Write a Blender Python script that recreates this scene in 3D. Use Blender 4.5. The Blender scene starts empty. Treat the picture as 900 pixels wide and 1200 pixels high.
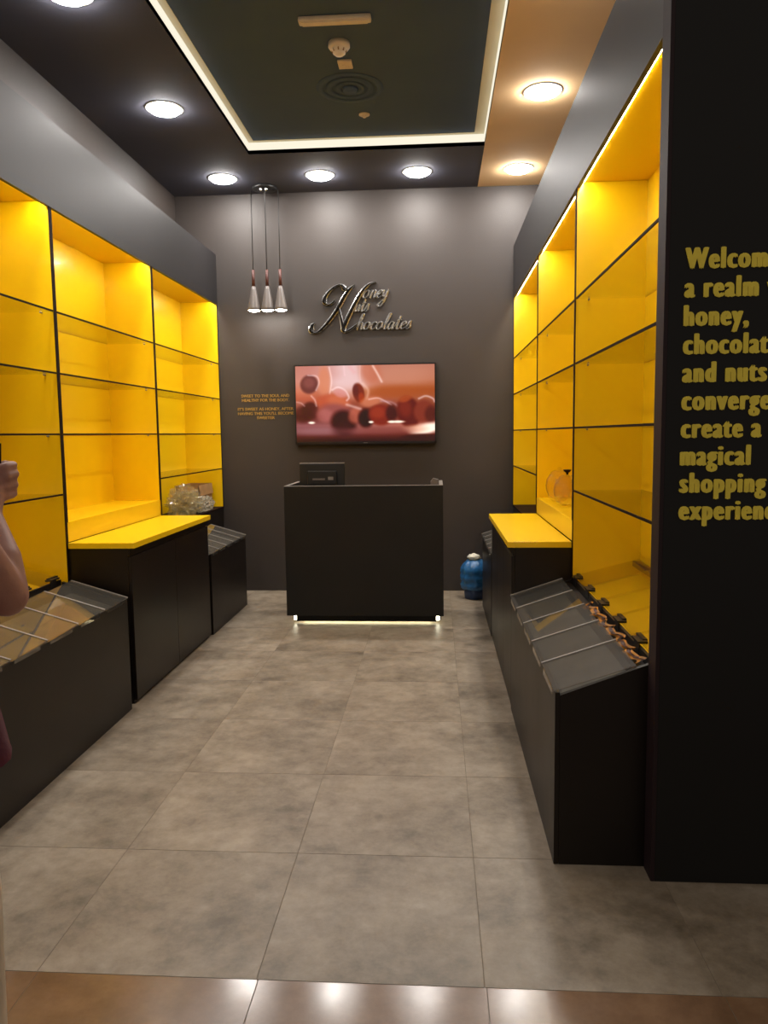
import bpy, bmesh, math, random
import numpy as np
from mathutils import Vector, Matrix
random.seed(7)
S = bpy.context.scene
COL = S.collection
PI = math.pi

# ------------------------------------------------------------------ camera
EYE = (0.0, 0.0, 1.43)
_vy = Vector((60.5, 92.0, -900.0)).normalized()          # the shop's long axis seen by the camera
_a, _b = -0.0125, 1.0                                     # slight roll
_vz = Vector((_a, _b, (_a * 60.5 + _b * 92.0) / 900.0)).normalized()
_vx = _vy.cross(_vz)
cam_d = bpy.data.cameras.new('camera')
cam_d.sensor_fit = 'VERTICAL'; cam_d.sensor_height = 36.0; cam_d.lens = 27.0
cam_d.clip_start = 0.05
cam = bpy.data.objects.new('camera', cam_d); COL.objects.link(cam)
M3 = Matrix((_vx, _vy, _vz))
cam.matrix_world = Matrix.Translation(EYE) @ M3.to_4x4()
S.camera = cam

# ------------------------------------------------------------------ world, exposure
W = bpy.data.worlds.new('mall_ambience'); S.world = W; W.use_nodes = True
bg = W.node_tree.nodes['Background']
bg.inputs[0].default_value = (1.0, 0.86, 0.72, 1); bg.inputs[1].default_value = 0.26
S.view_settings.view_transform = 'Standard'; S.view_settings.look = 'None'
S.view_settings.exposure = 0.0; S.view_settings.gamma = 1.0
S.view_settings.use_curve_mapping = False
S.cycles.max_bounces = 10; S.cycles.transparent_max_bounces = 24
S.cycles.sample_clamp_indirect = 6.0
DOWNLIGHT = 185.0      # emission of the ceiling downlight lenses
SHELF_LED = 122.0       # emission of the shelf light tapes
COVE_LED = 1.0

# ------------------------------------------------------------------ materials
MATS = {}
def mat(name, col, rough=0.5, metal=0.0, vary=0.0, scale=4.0, bump=0.0, bscale=60.0, coat=0.0, spec=0.5, rvary=0.0, rand=0.0, detail=4.0):
    m = bpy.data.materials.new(name); m.use_nodes = True; MATS[name] = m
    nt = m.node_tree; b = nt.nodes['Principled BSDF']
    b.inputs['Base Color'].default_value = (*col, 1); b.inputs['Roughness'].default_value = rough
    b.inputs['Metallic'].default_value = metal; b.inputs['Coat Weight'].default_value = coat
    b.inputs['Coat Roughness'].default_value = 0.06
    b.inputs['Specular IOR Level'].default_value = spec
    geo = nt.nodes.new('ShaderNodeNewGeometry')
    if vary or rvary:
        n = nt.nodes.new('ShaderNodeTexNoise'); n.inputs['Scale'].default_value = scale; n.inputs['Detail'].default_value = detail
        nt.links.new(geo.outputs['Position'], n.inputs['Vector'])
        if vary:
            r = nt.nodes.new('ShaderNodeMapRange')
            r.inputs[1].default_value = .3; r.inputs[2].default_value = .7
            r.inputs[3].default_value = 1 - vary; r.inputs[4].default_value = 1 + vary
            nt.links.new(n.outputs['Fac'], r.inputs[0])
            v = nt.nodes.new('ShaderNodeVectorMath'); v.operation = 'SCALE'
            v.inputs[0].default_value = col
            out = r.outputs[0]
            if rand:
                oi = nt.nodes.new('ShaderNodeObjectInfo'); q = nt.nodes.new('ShaderNodeMapRange')
                q.inputs[3].default_value = 1 - rand; q.inputs[4].default_value = 1 + rand
                nt.links.new(oi.outputs['Random'], q.inputs[0])
                mm = nt.nodes.new('ShaderNodeMath'); mm.operation = 'MULTIPLY'
                nt.links.new(out, mm.inputs[0]); nt.links.new(q.outputs[0], mm.inputs[1]); out = mm.outputs[0]
            nt.links.new(out, v.inputs['Scale']); nt.links.new(v.outputs[0], b.inputs['Base Color'])
        if rvary:
            r2 = nt.nodes.new('ShaderNodeMapRange'); r2.inputs[3].default_value = rough - rvary; r2.inputs[4].default_value = rough + rvary
            nt.links.new(n.outputs['Fac'], r2.inputs[0]); nt.links.new(r2.outputs[0], b.inputs['Roughness'])
    if bump:
        n2 = nt.nodes.new('ShaderNodeTexNoise'); n2.inputs['Scale'].default_value = bscale
        nt.links.new(geo.outputs['Position'], n2.inputs['Vector'])
        bp = nt.nodes.new('ShaderNodeBump'); bp.inputs['Strength'].default_value = bump; bp.inputs['Distance'].default_value = .004
        nt.links.new(n2.outputs['Fac'], bp.inputs['Height']); nt.links.new(bp.outputs[0], b.inputs['Normal'])
    return m
def emit(name, col, strength):
    m = bpy.data.materials.new(name); m.use_nodes = True; MATS[name] = m
    nt = m.node_tree; nt.nodes.remove(nt.nodes['Principled BSDF'])
    e = nt.nodes.new('ShaderNodeEmission'); e.inputs[0].default_value = (*col, 1); e.inputs[1].default_value = strength
    nt.links.new(e.outputs[0], nt.nodes['Material Output'].inputs[0]); return m
def clear(name, tint, ior=1.5, rough=0.02, haze=0.0, haze_col=(.3, .3, .3)):
    """thin clear sheet: see-through, with a Fresnel gloss and a little haze"""
    m = bpy.data.materials.new(name); m.use_nodes = True; MATS[name] = m
    nt = m.node_tree; nt.nodes.remove(nt.nodes['Principled BSDF'])
    t = nt.nodes.new('ShaderNodeBsdfTransparent'); t.inputs[0].default_value = (*tint, 1)
    g = nt.nodes.new('ShaderNodeBsdfGlossy'); g.inputs['Roughness'].default_value = rough
    d = nt.nodes.new('ShaderNodeBsdfDiffuse'); d.inputs[0].default_value = (*haze_col, 1)
    m1 = nt.nodes.new('ShaderNodeMixShader'); m1.inputs[0].default_value = haze
    nt.links.new(t.outputs[0], m1.inputs[1]); nt.links.new(d.outputs[0], m1.inputs[2])
    lw_ = nt.nodes.new('ShaderNodeLayerWeight'); lw_.inputs[0].default_value = .5
    pw = nt.nodes.new('ShaderNodeMath'); pw.operation = 'POWER'; pw.inputs[1].default_value = 5.0
    nt.links.new(lw_.outputs['Facing'], pw.inputs[0])
    f0 = ((ior - 1) / (ior + 1)) ** 2
    f = nt.nodes.new('ShaderNodeMapRange'); f.inputs[3].default_value = f0; f.inputs[4].default_value = 1.0
    nt.links.new(pw.outputs[0], f.inputs[0])
    m2 = nt.nodes.new('ShaderNodeMixShader'); nt.links.new(f.outputs[0], m2.inputs[0])
    nt.links.new(m1.outputs[0], m2.inputs[1]); nt.links.new(g.outputs[0], m2.inputs[2])
    nt.links.new(m2.outputs[0], nt.nodes['Material Output'].inputs[0]); return m

mat('wall_paint', (.039, .0305, .0265), .55, vary=.08, scale=1.5, bump=.15, bscale=180)
mat('ceiling_paint', (.088, .090, .118), .85, spec=.15, vary=.06, scale=1.5, bump=.1, bscale=150)
mat('upper_ceiling_paint', (.086, .124, .205), .85, spec=.15, vary=.06, scale=1.5)
mat('tan_paint', (.95, .66, .36), .85, spec=.15, vary=.04, scale=2)
mat('bulkhead_paint', (.025, .023, .0245), .5, spec=.32, vary=.06, scale=2)
mat('black_panel', (.007, .007, .0075), .6, spec=.35, vary=.1, scale=2)
mat('panel_edge', (.022, .011, .014), .6, spec=.3, vary=.1, scale=3)
mat('cream_paint', (.78, .72, .55), .6, vary=.03, scale=3)
mat('yellow_laminate', (.90, .585, .003), .30, vary=.025, scale=1.2, coat=.22)
mat('yellow_top', (.93, .61, .003), .30, vary=.02, scale=2, coat=.3)
mat('dark_edge', (.013, .0045, .003), .7, spec=.12, vary=.1, scale=8)
mat('black_laminate', (.008, .0045, .003), .42, spec=.42, vary=.12, scale=3, rvary=.05)
mat('desk_laminate', (.011, .0095, .008), .5, spec=.35, vary=.1, scale=3)
mat('black_plastic', (.014, .014, .014), .4, vary=.08, scale=20)
mat('glass_edge_shade', (.42, .22, .003), .5, vary=.1, scale=20)
mat('grey_edge', (.22, .20, .18), .4, vary=.08, scale=20)
mat('tray_grey', (.17, .165, .15), .45, vary=.3, scale=9)
mat('white_plastic', (.85, .70, .52), .45, vary=.05, scale=20)
mat('white_trim', (.75, .74, .72), .4, vary=.03, scale=20)
mat('chrome', (.75, .73, .70), .12, metal=1, rvary=.05, scale=30)
mat('silver', (.46, .455, .45), .28, metal=.85, rvary=.05, scale=30)
mat('black_gloss', (.006, .005, .005), .4, spec=.2, vary=.05, scale=20)
mat('lead_grey', (.15, .13, .12), .35, vary=.06, scale=30)
mat('wood_stick', (.07, .016, .010), .5, vary=.2, scale=60)
mat('grout', (.19, .155, .115), .9, vary=.15, scale=30)
mat('letter_yellow', (.98, .80, .08), .5, vary=.08, scale=30)
mat('letter_gold', (.48, .29, .05), .5, vary=.08, scale=30)
mat('bezel', (.012, .008, .008), .3, vary=.05, scale=20)
mat('cardboard', (.36, .20, .08), .8, vary=.12, scale=14)
mat('blue_bag', (.02, .12, .30), .35, vary=.3, scale=16, bump=.5, bscale=40)
mat('blue_bin', (.012, .035, .11), .45, vary=.2, scale=12)
mat('white_bag', (.68, .66, .55), .45, vary=.15, scale=30)
mat('skin', (.40, .20, .155), .5, vary=.12, scale=14, bump=.1, bscale=220)
mat('maroon_cloth', (.085, .012, .026), .85, vary=.2, scale=12, bump=.3, bscale=90)
mat('cream_cloth', (.55, .46, .34), .9, vary=.1, scale=12, bump=.3, bscale=90)
mat('hair', (.012, .008, .007), .5, vary=.3, scale=40)
mat('shoe_leather', (.05, .03, .02), .45, vary=.2, scale=20)
mat('eye_white', (.7, .68, .64), .3, vary=.03, scale=50)
mat('lip', (.35, .10, .09), .5, vary=.08, scale=40)
mat('phone_black', (.02, .012, .014), .25, vary=.05, scale=20)
mat('amber_reflection', (.42, .17, .008), .4, spec=.15, vary=.4, scale=25)
mat('brown_reflection', (.06, .014, .003), .4, spec=.15, vary=.4, scale=25)
mat('hinge_metal', (.02, .018, .016), .4, metal=.3, vary=.1, scale=30)
clear('shelf_glass', (.993, .988, .965), 1.38, .01)
clear('jar_glass', (.97, .95, .88), 1.36, .02, .0)
clear('acrylic', (.88, .86, .82), 2.3, .025, .15, (.22, .21, .19))
clear('acrylic_clear', (.98, .97, .93), 1.6, .04, .02, (.3, .25, .12))
clear('film_plastic', (.97, .96, .90), 1.9, .10, .07, (.85, .80, .62))
clear('white_film', (.95, .93, .86), 1.8, .12, .35, (.85, .80, .66))
emit('downlight_lens', (1, .95, .90), DOWNLIGHT)
emit('shelf_led', (1, .93, .78), SHELF_LED)
emit('cove_led', (1, .93, .74), COVE_LED)
emit('desk_led', (1, .93, .68), 10.0)
emit('pendant_lamp', (1, .95, .88), 45.0)

# floor tiles: cloudy concrete look, position-driven so it runs over the joints with per-tile shifts
def tile_mat(name, c0, c1, c2, rough, rand):
    m = mat(name, c1, rough); nt = m.node_tree; b = nt.nodes['Principled BSDF']
    geo = nt.nodes.new('ShaderNodeNewGeometry'); oi = nt.nodes.new('ShaderNodeObjectInfo')
    off = nt.nodes.new('ShaderNodeVectorMath'); off.operation = 'SCALE'
    off.inputs[0].default_value = (37, 19, 0); nt.links.new(oi.outputs['Random'], off.inputs['Scale'])
    ad = nt.nodes.new('ShaderNodeVectorMath'); ad.operation = 'ADD'
    nt.links.new(geo.outputs['Position'], ad.inputs[0]); nt.links.new(off.outputs[0], ad.inputs[1])
    n = nt.nodes.new('ShaderNodeTexNoise'); n.inputs['Scale'].default_value = 2.6; n.inputs['Detail'].default_value = 13; n.inputs['Roughness'].default_value = .72
    n.inputs['Distortion'].default_value = .15
    nt.links.new(ad.outputs[0], n.inputs['Vector'])
    cr = nt.nodes.new('ShaderNodeValToRGB'); e = cr.color_ramp.elements
    e[0].position = .30; e[0].color = (*c0, 1); e[1].position = .72; e[1].color = (*c2, 1)
    k = cr.color_ramp.elements.new(.5); k.color = (*c1, 1)
    nf = nt.nodes.new('ShaderNodeTexNoise'); nf.inputs['Scale'].default_value = 11; nf.inputs['Detail'].default_value = 10; nf.inputs['Roughness'].default_value = .7
    nt.links.new(ad.outputs[0], nf.inputs['Vector'])
    mxn = nt.nodes.new('ShaderNodeMath'); mxn.operation = 'MULTIPLY_ADD'; mxn.inputs[1].default_value = .55
    sb = nt.nodes.new('ShaderNodeMath'); sb.operation = 'SUBTRACT'; sb.inputs[1].default_value = .5
    nt.links.new(nf.outputs['Fac'], sb.inputs[0]); nt.links.new(sb.outputs[0], mxn.inputs[0]); nt.links.new(n.outputs['Fac'], mxn.inputs[2])
    nt.links.new(mxn.outputs[0], cr.inputs[0])
    q = nt.nodes.new('ShaderNodeMapRange'); q.inputs[3].default_value = 1 - rand; q.inputs[4].default_value = 1 + rand
    nt.links.new(oi.outputs['Random'], q.inputs[0])
    v = nt.nodes.new('ShaderNodeVectorMath'); v.operation = 'SCALE'
    nt.links.new(cr.outputs[0], v.inputs[0]); nt.links.new(q.outputs[0], v.inputs['Scale'])
    nt.links.new(v.outputs[0], b.inputs['Base Color'])
    n2 = nt.nodes.new('ShaderNodeTexNoise'); n2.inputs['Scale'].default_value = 6; n2.inputs['Detail'].default_value = 6
    nt.links.new(ad.outputs[0], n2.inputs['Vector'])
    r2 = nt.nodes.new('ShaderNodeMapRange'); r2.inputs[3].default_value = rough - .08; r2.inputs[4].default_value = rough + .1
    nt.links.new(n2.outputs['Fac'], r2.inputs[0]); nt.links.new(r2.outputs[0], b.inputs['Roughness'])
    return m
tile_mat('concrete_tile', (.122, .094, .064), (.245, .197, .143), (.37, .308, .235), .42, .05)
tile_mat('brown_tile', (.15, .085, .046), (.20, .115, .064), (.26, .155, .088), .17, .05)

# ------------------------------------------------------------------ helpers
ORG = {}
def origin(p):
    return ORG.get(p.name, Vector((0, 0, 0))) if p else Vector((0, 0, 0))
def link(name, me, m, parent=None, smooth=False):
    """mesh given in world coordinates; children are stored relative to their thing's base"""
    o = bpy.data.objects.new(name, me); COL.objects.link(o)
    org = origin(parent)
    if parent:
        me.transform(Matrix.Translation(-org)); o.parent = parent
    ORG[o.name] = org.copy()
    if m: me.materials.append(MATS[m])
    if smooth:
        for p in me.polygons: p.use_smooth = True
    return o
def from_bm(name, bm, m, parent=None, smooth=False):
    bmesh.ops.recalc_face_normals(bm, faces=bm.faces)
    me = bpy.data.meshes.new(name); bm.to_mesh(me); bm.free()
    return link(name, me, m, parent, smooth)
def root(name, loc, label, cat, group=None):
    o = bpy.data.objects.new(name, None); COL.objects.link(o); o.location = loc
    o.empty_display_size = .1
    ORG[o.name] = Vector(loc); tag(o, label, cat, group); return o
def tag(o, label, cat, group=None):
    o['label'] = label; o['category'] = cat
    if group: o['group'] = group
    return o
def struct(o): o['kind'] = 'structure'; return o
def bbox_into(bm, xa, xb, ya, yb, za, zb):
    x0, x1 = sorted((xa, xb)); y0, y1 = sorted((ya, yb)); z0, z1 = sorted((za, zb))
    v = [bm.verts.new(p) for p in ((x0,y0,z0),(x1,y0,z0),(x1,y1,z0),(x0,y1,z0),(x0,y0,z1),(x1,y0,z1),(x1,y1,z1),(x0,y1,z1))]
    for f in ((0,3,2,1),(4,5,6,7),(0,1,5,4),(1,2,6,5),(2,3,7,6),(3,0,4,7)): bm.faces.new([v[i] for i in f])
def box(name, xa, xb, ya, yb, za, zb, m, parent=None, bevel=0.0):
    bm = bmesh.new(); bbox_into(bm, xa, xb, ya, yb, za, zb)
    if bevel: bmesh.ops.bevel(bm, geom=bm.edges[:], offset=bevel, segments=2, affect='EDGES', profile=.6)
    return from_bm(name, bm, m, parent)
def boxes(name, lst, m, parent=None):
    bm = bmesh.new()
    for b in lst: bbox_into(bm, *b)
    return from_bm(name, bm, m, parent)
def prism(name, pts, ya, yb, m, parent=None):
    """polygon in the xz plane pushed along y"""
    bm = bmesh.new()
    a = [bm.verts.new((x, ya, z)) for x, z in pts]; b = [bm.verts.new((x, yb, z)) for x, z in pts]
    bm.faces.new(a); bm.faces.new(b[::-1]); n = len(pts)
    for i in range(n): bm.faces.new((a[i], a[(i+1) % n], b[(i+1) % n], b[i]))
    return from_bm(name, bm, m, parent)
def quad_slab(name, p, th, m, parent=None):
    """four corner points (counter-clockwise from above) with thickness downwards"""
    bm = bmesh.new(); n = (Vector(p[1]) - Vector(p[0])).cross(Vector(p[3]) - Vector(p[0])).normalized()
    a = [bm.verts.new(Vector(q)) for q in p]; b = [bm.verts.new(Vector(q) - n * th) for q in p]
    bm.faces.new(a); bm.faces.new(b[::-1])
    for i in range(4): bm.faces.new((a[i], b[i], b[(i+1) % 4], a[(i+1) % 4]))
    return from_bm(name, bm, m, parent)
def lathe_bm(prof, c, n=32, wob=None):
    bm = bmesh.new(); rings = []
    for r, z in prof:
        if r < 1e-6: rings.append([bm.verts.new((c[0], c[1], c[2] + z))]); continue
        ring = []
        for i in range(n):
            t = 2 * PI * i / n; k = r * (wob(t, z) if wob else 1)
            ring.append(bm.verts.new((c[0] + k * math.cos(t), c[1] + k * math.sin(t), c[2] + z)))
        rings.append(ring)
    for A, B in zip(rings, rings[1:]):
        for i in range(n):
            j = (i + 1) % n
            if len(A) == 1 and len(B) == 1: break
            if len(A) == 1: bm.faces.new((A[0], B[i], B[j]))
            elif len(B) == 1: bm.faces.new((A[i], B[0], A[j]))
            else: bm.faces.new((A[i], B[i], B[j], A[j]))
    return bm
def lathe(name, prof, c, m, parent=None, n=32, wob=None, smooth=True):
    return from_bm(name, lathe_bm(prof, c, n, wob), m, parent, smooth)
def tube(name, pts, rad, m, parent=None, n=8):
    bm = bmesh.new(); rings = []; pts = [Vector(p) for p in pts]
    rr = rad if isinstance(rad, (list, tuple)) else [rad] * len(pts)
    for i, p in enumerate(pts):
        d = (pts[min(i+1, len(pts)-1)] - pts[max(i-1, 0)]).normalized()
        u = d.cross(Vector((0, 0, 1))) if abs(d.z) < .9 else d.cross(Vector((1, 0, 0)))
        u.normalize(); v = d.cross(u)
        rings.append([bm.verts.new(p + (u * math.cos(2*PI*k/n) + v * math.sin(2*PI*k/n)) * rr[i]) for k in range(n)])
    for A, B in zip(rings, rings[1:]):
        for k in range(n): bm.faces.new((A[k], A[(k+1) % n], B[(k+1) % n], B[k]))
    bm.faces.new(rings[0][::-1]); bm.faces.new(rings[-1])
    return from_bm(name, bm, m, parent, True)
def smooth_line(pts, sub=6):
    """Catmull-Rom through the points"""
    P = [np.array(p, float) for p in pts]; out = []
    P = [2 * P[0] - P[1]] + P + [2 * P[-1] - P[-2]]
    for i in range(1, len(P) - 2):
        for k in range(sub):
            t = k / sub; a, b, c, d = P[i-1], P[i], P[i+1], P[i+2]
            out.append(.5 * ((2*b) + (-a + c)*t + (2*a - 5*b + 4*c - d)*t*t + (-a + 3*b - 3*c + d)*t**3))
    out.append(P[-2]); return out

# ------------------------------------------------------------------ main dimensions (metres)
YB = 6.93                    # back wall
YF = 2.37                    # shop front
ZC = 3.55                    # lower ceiling
ZU = 3.64                    # raised ceiling
XL, XR = -2.30, 1.04         # side walls
SIDES = {'left': dict(xf=-1.61, xs=-1.953, xb=XL, s=-1), 'right': dict(xf=.383, xs=.69, xb=XR, s=1)}
BAYS = [(2.45, 3.915), (3.915, 5.32), (5.32, YB)]
SHELF_Z = [1.135, 1.45, 1.765, 2.08]
ZS = 2.60                    # underside of the bulkheads

# ------------------------------------------------------------------ floor
fl = struct(box('floor', -4.6, 3.4, -2.0, YB + .1, -.08, -.0012, 'grout'))
def tile_mesh(w, d, m, name):
    bm = bmesh.new(); bbox_into(bm, 0, w, 0, d, -.0012, 0)
    top = [e for e in bm.edges if all(abs(v.co.z) < 1e-6 for v in e.verts)]
    bmesh.ops.bevel(bm, geom=top, offset=.0005, segments=1, affect='EDGES')
    bmesh.ops.recalc_face_normals(bm, faces=bm.faces)
    me = bpy.data.meshes.new(name); bm.to_mesh(me); bm.free(); me.materials.append(MATS[m]); return me
TX, TY, GAP = .60, .6155, .0016
tm = tile_mesh(TX - GAP, TY - GAP, 'concrete_tile', 'floor_tile')
bmz = tile_mesh(TX - GAP, TX - GAP, 'brown_tile', 'brown_tile')
for i in range(-5, 2):
    for j in range(0, 9):
        x, y = .12 + TX * i, 1.868 + TY * j
        if (x + TX < XL - .02 or x > XR) and y > YF: continue
        if y > YB - .05: continue
        o = bpy.data.objects.new('floor_tile', tm); COL.objects.link(o); o.parent = fl; o.location = (x, y, 0)
for i in range(-5, 3):
    for j in range(0, 5):
        o = bpy.data.objects.new('brown_tile', bmz); COL.objects.link(o); o.parent = fl
        o.location = (.125 + TX * i, 1.868 - TX * (j + 1), 0)

# ------------------------------------------------------------------ walls and ceiling
struct(box('wall_back', XL - .1, XR + .1, YB, YB + .1, 0, ZU + .1, 'wall_paint'))
struct(box('wall_left', XL - .1, XL, YF, YB, 0, ZU + .1, 'wall_paint'))
struct(box('wall_right', XR, XR + .1, YF, YB, 0, ZU + .1, 'wall_paint'))
fr = struct(box('wall_front_right', .6885, 3.3, YF, YF + .08, 0, 3.9, 'black_panel'))
box('end_strip', .676, .6880, YF, YF + .08, 0, 3.9, 'panel_edge', fr)
fw = struct(box('wall_front_left', -4.5, -1.955, YF, YF + .08, 0, 3.9, 'black_panel'))
box('end_strip', -1.954, -1.942, YF, YF + .08, 0, 3.9, 'panel_edge', fw)
RX0, RX1, RY0, RY1 = -1.402, .374, 2.95, 5.983         # raised recess
ce = struct(boxes('ceiling', [(XL, RX0, YF, YB, ZC, ZC + .03), (RX0, RX1, RY1, YB, ZC, ZC + .03), (RX0, RX1, YF, RY0, ZC, ZC + .03)], 'ceiling_paint'))
box('tan_panel', RX1, XR, YF, YB, ZC - .002, ZC + .03, 'tan_paint', ce)
box('upper_panel', RX0 - .25, RX1 + .25, RY0 - .25, RY1 + .25, ZU, ZU + .03, 'upper_ceiling_paint', ce)
cove = boxes('cove_side', [(RX0 - .02, RX0, RY0, RY1, ZC + .001, ZU), (RX1, RX1 + .02, RY0, RY1, ZC + .001, ZU),
                           (RX0, RX1, RY1, RY1 + .02, ZC + .001, ZU), (RX0, RX1, RY0 - .02, RY0, ZC + .001, ZU)], 'cream_paint', ce)
boxes('cove_glow', [(RX0, RX0 + .045, RY0, RY1, ZU - .003, ZU - .0005), (RX1 - .075, RX1, RY0, RY1, ZU - .003, ZU - .0005),
                      (RX0 + .045, RX1 - .075, RY1 - .03, RY1, ZU - .003, ZU - .0005), (RX0 + .045, RX1 - .075, RY0, RY0 + .03, ZU - .003, ZU - .0005)], 'cream_paint', ce)  # cream strips painting the cove's glow onto the dark raised ceiling
tz0, tz1, tt = ZU - .060, ZU - .006, .004
boxes('light_tape', [(RX0, RX0 + tt, RY0, RY1, tz0, tz1), (RX1 - tt, RX1, RY0, RY1, tz0, tz1),
                     (RX0, RX1, RY1 - tt, RY1, tz0, tz1), (RX0, RX1, RY0, RY0 + tt, tz0, tz1)], 'cove_led', cove)
# bulkheads over the shelves
for k, (sd, d) in enumerate(SIDES.items()):
    s, xs, xb = d['s'], d['xs'], d['xb']
    o = struct(boxes('trim_%d' % (k + 1), [(xs - s * .006, xs + s * .014, YF + .08, YB, ZS, 3.04), (xs + s * .014, xb, YF + .08, YB, 3.02, 3.04)], 'bulkhead_paint'))

# ------------------------------------------------------------------ shelf bays
def bay(sd, k, zbot, shelves, label):
    d = SIDES[sd]; s, xs, xb = d['s'], d['xs'], d['xb']; y0, y1 = BAYS[k]
    xk = xb - s * .004
    r = root('display_shelf', (xs, (y0 + y1) / 2, zbot), label, 'shelf', 'yellow lit wall shelves')
    T = .015
    box('back_panel', xk - s * .014, xk, y0 + T, y1 - T, zbot, ZS + .025, 'yellow_laminate', r)
    for ya, yb in ((y0, y0 + T), (y1 - T, y1)):
        sp = box('side_panel', xs, xk, ya, yb, zbot, ZS + .025, 'yellow_laminate', r)
        box('edge_band', xs - s * .004, xs, ya, yb, zbot, ZS - .001, 'dark_edge', sp)
    box('top_panel', xs + s * .016, xk, y0 + T, y1 - T, ZS + .026, ZS + .04, 'yellow_laminate', r)
    box('light_strip', xs + s * .020, xs + s * .030, y0 + T + .01, y1 - T - .01, ZS + .0236, ZS + .0258, 'shelf_led', r)
    for z in shelves:
        g = box('glass_shelf', xs + s * .006, xk - s * .016, y0 + T + .001, y1 - T - .001, z - .004, z + .004, 'shelf_glass', r)
        box('front_edge', xs, xs + s * .0055, y0 + T + .001, y1 - T - .001, z - .0045, z + .0045, 'dark_edge', g)
        xe = xk - s * .0155
        box('back_edge', xe, xe + s * .0012, y0 + T + .001, y1 - T - .001, z - .0045, z + .0045, 'glass_edge_shade', g)  # back edge of the glass, its colour including the shadow line beneath
        tube('shelf_pin', [(xs + s * .06, y0 + T, z - .009), (xs + s * .06, y0 + T + .02, z - .009)], .004, 'grey_edge', g)
        tube('shelf_pin', [(xs + s * .06, y1 - T, z - .009), (xs + s * .06, y1 - T - .02, z - .009)], .004, 'grey_edge', g)
    if k == 1:   # raised yellow ledge over the cabinet
        box('ledge', xs, xk - s * .014, y0 + T, y1 - T, .878, zbot, 'yellow_top', r)
        box('base_end', xs + s * .0, xk, y0, y0 + T, .70, zbot, 'dark_edge', r)
    if k == 2:   # dark base below the rear bay
        b = box('base_box', xs, xk, y0 + .002, y1, 0, zbot, 'black_laminate', r)
        box('base_board', xs - s * .004, xk - s * .014, y0 + T, y1 - T, zbot - .0, zbot + .012, 'dark_edge', b)
    return r
SL = bay('left', 0, .60, SHELF_Z, 'yellow lit shelf bay on the left wall nearest the camera, partly behind the arm')
bay('left', 1, .985, SHELF_Z[1:], 'yellow lit shelf bay above the yellow counter on the left wall')
bay('left', 2, .775, SHELF_Z, 'yellow lit shelf bay on the left wall with a plastic bag at its bottom')
SR = bay('right', 0, .60, SHELF_Z, 'large yellow lit shelf bay on the right beside the black lettered wall')
bay('right', 1, .985, SHELF_Z[1:], 'yellow lit shelf bay above the yellow counter on the right, holding glass jars')
bay('right', 2, .775, SHELF_Z, 'narrow-looking yellow lit shelf bay on the right wall next to the back wall')

# ------------------------------------------------------------------ cabinets with yellow counters
def cabinet(sd, ndoors):
    d = SIDES[sd]; s, xf, xs, xb = d['s'], d['xf'], d['xs'], d['xb']; y0, y1 = BAYS[1][0] + .002, BAYS[1][1] - .03
    r = root('base_cabinet', (xf, (y0 + y1) / 2, 0), 'black %s-door base cabinet under the yellow counter on the %s' % ({2: 'two', 3: 'three'}[ndoors], sd), 'cabinet', 'black base cabinets')
    bxf = xf + s * .018
    box('body', bxf, xs - s * .004, y0, y1, .0, .845, 'black_laminate', r)
    w = (y1 - y0) / ndoors
    for i in range(ndoors):
        box('door', xf, xf + s * .017, y0 + i * w + .0015, y0 + (i + 1) * w - .0015, .02, .80, 'black_laminate', r, .0015)
    box('handle_rail', xf + s * .006, xf + s * .017, y0, y1, .806, .842, 'black_laminate', r)
    c = root('countertop', (xf, (y0 + y1) / 2, .8455), 'glossy yellow counter slab on the black cabinet on the %s' % sd, 'countertop', 'yellow counters')
    box('slab', xf - s * .02, xs - s * .0055, y0 - .006, y1 + .01, .8455, .876, 'yellow_top', c, .002)
cabinet('left', 2); cabinet('right', 3)

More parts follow.
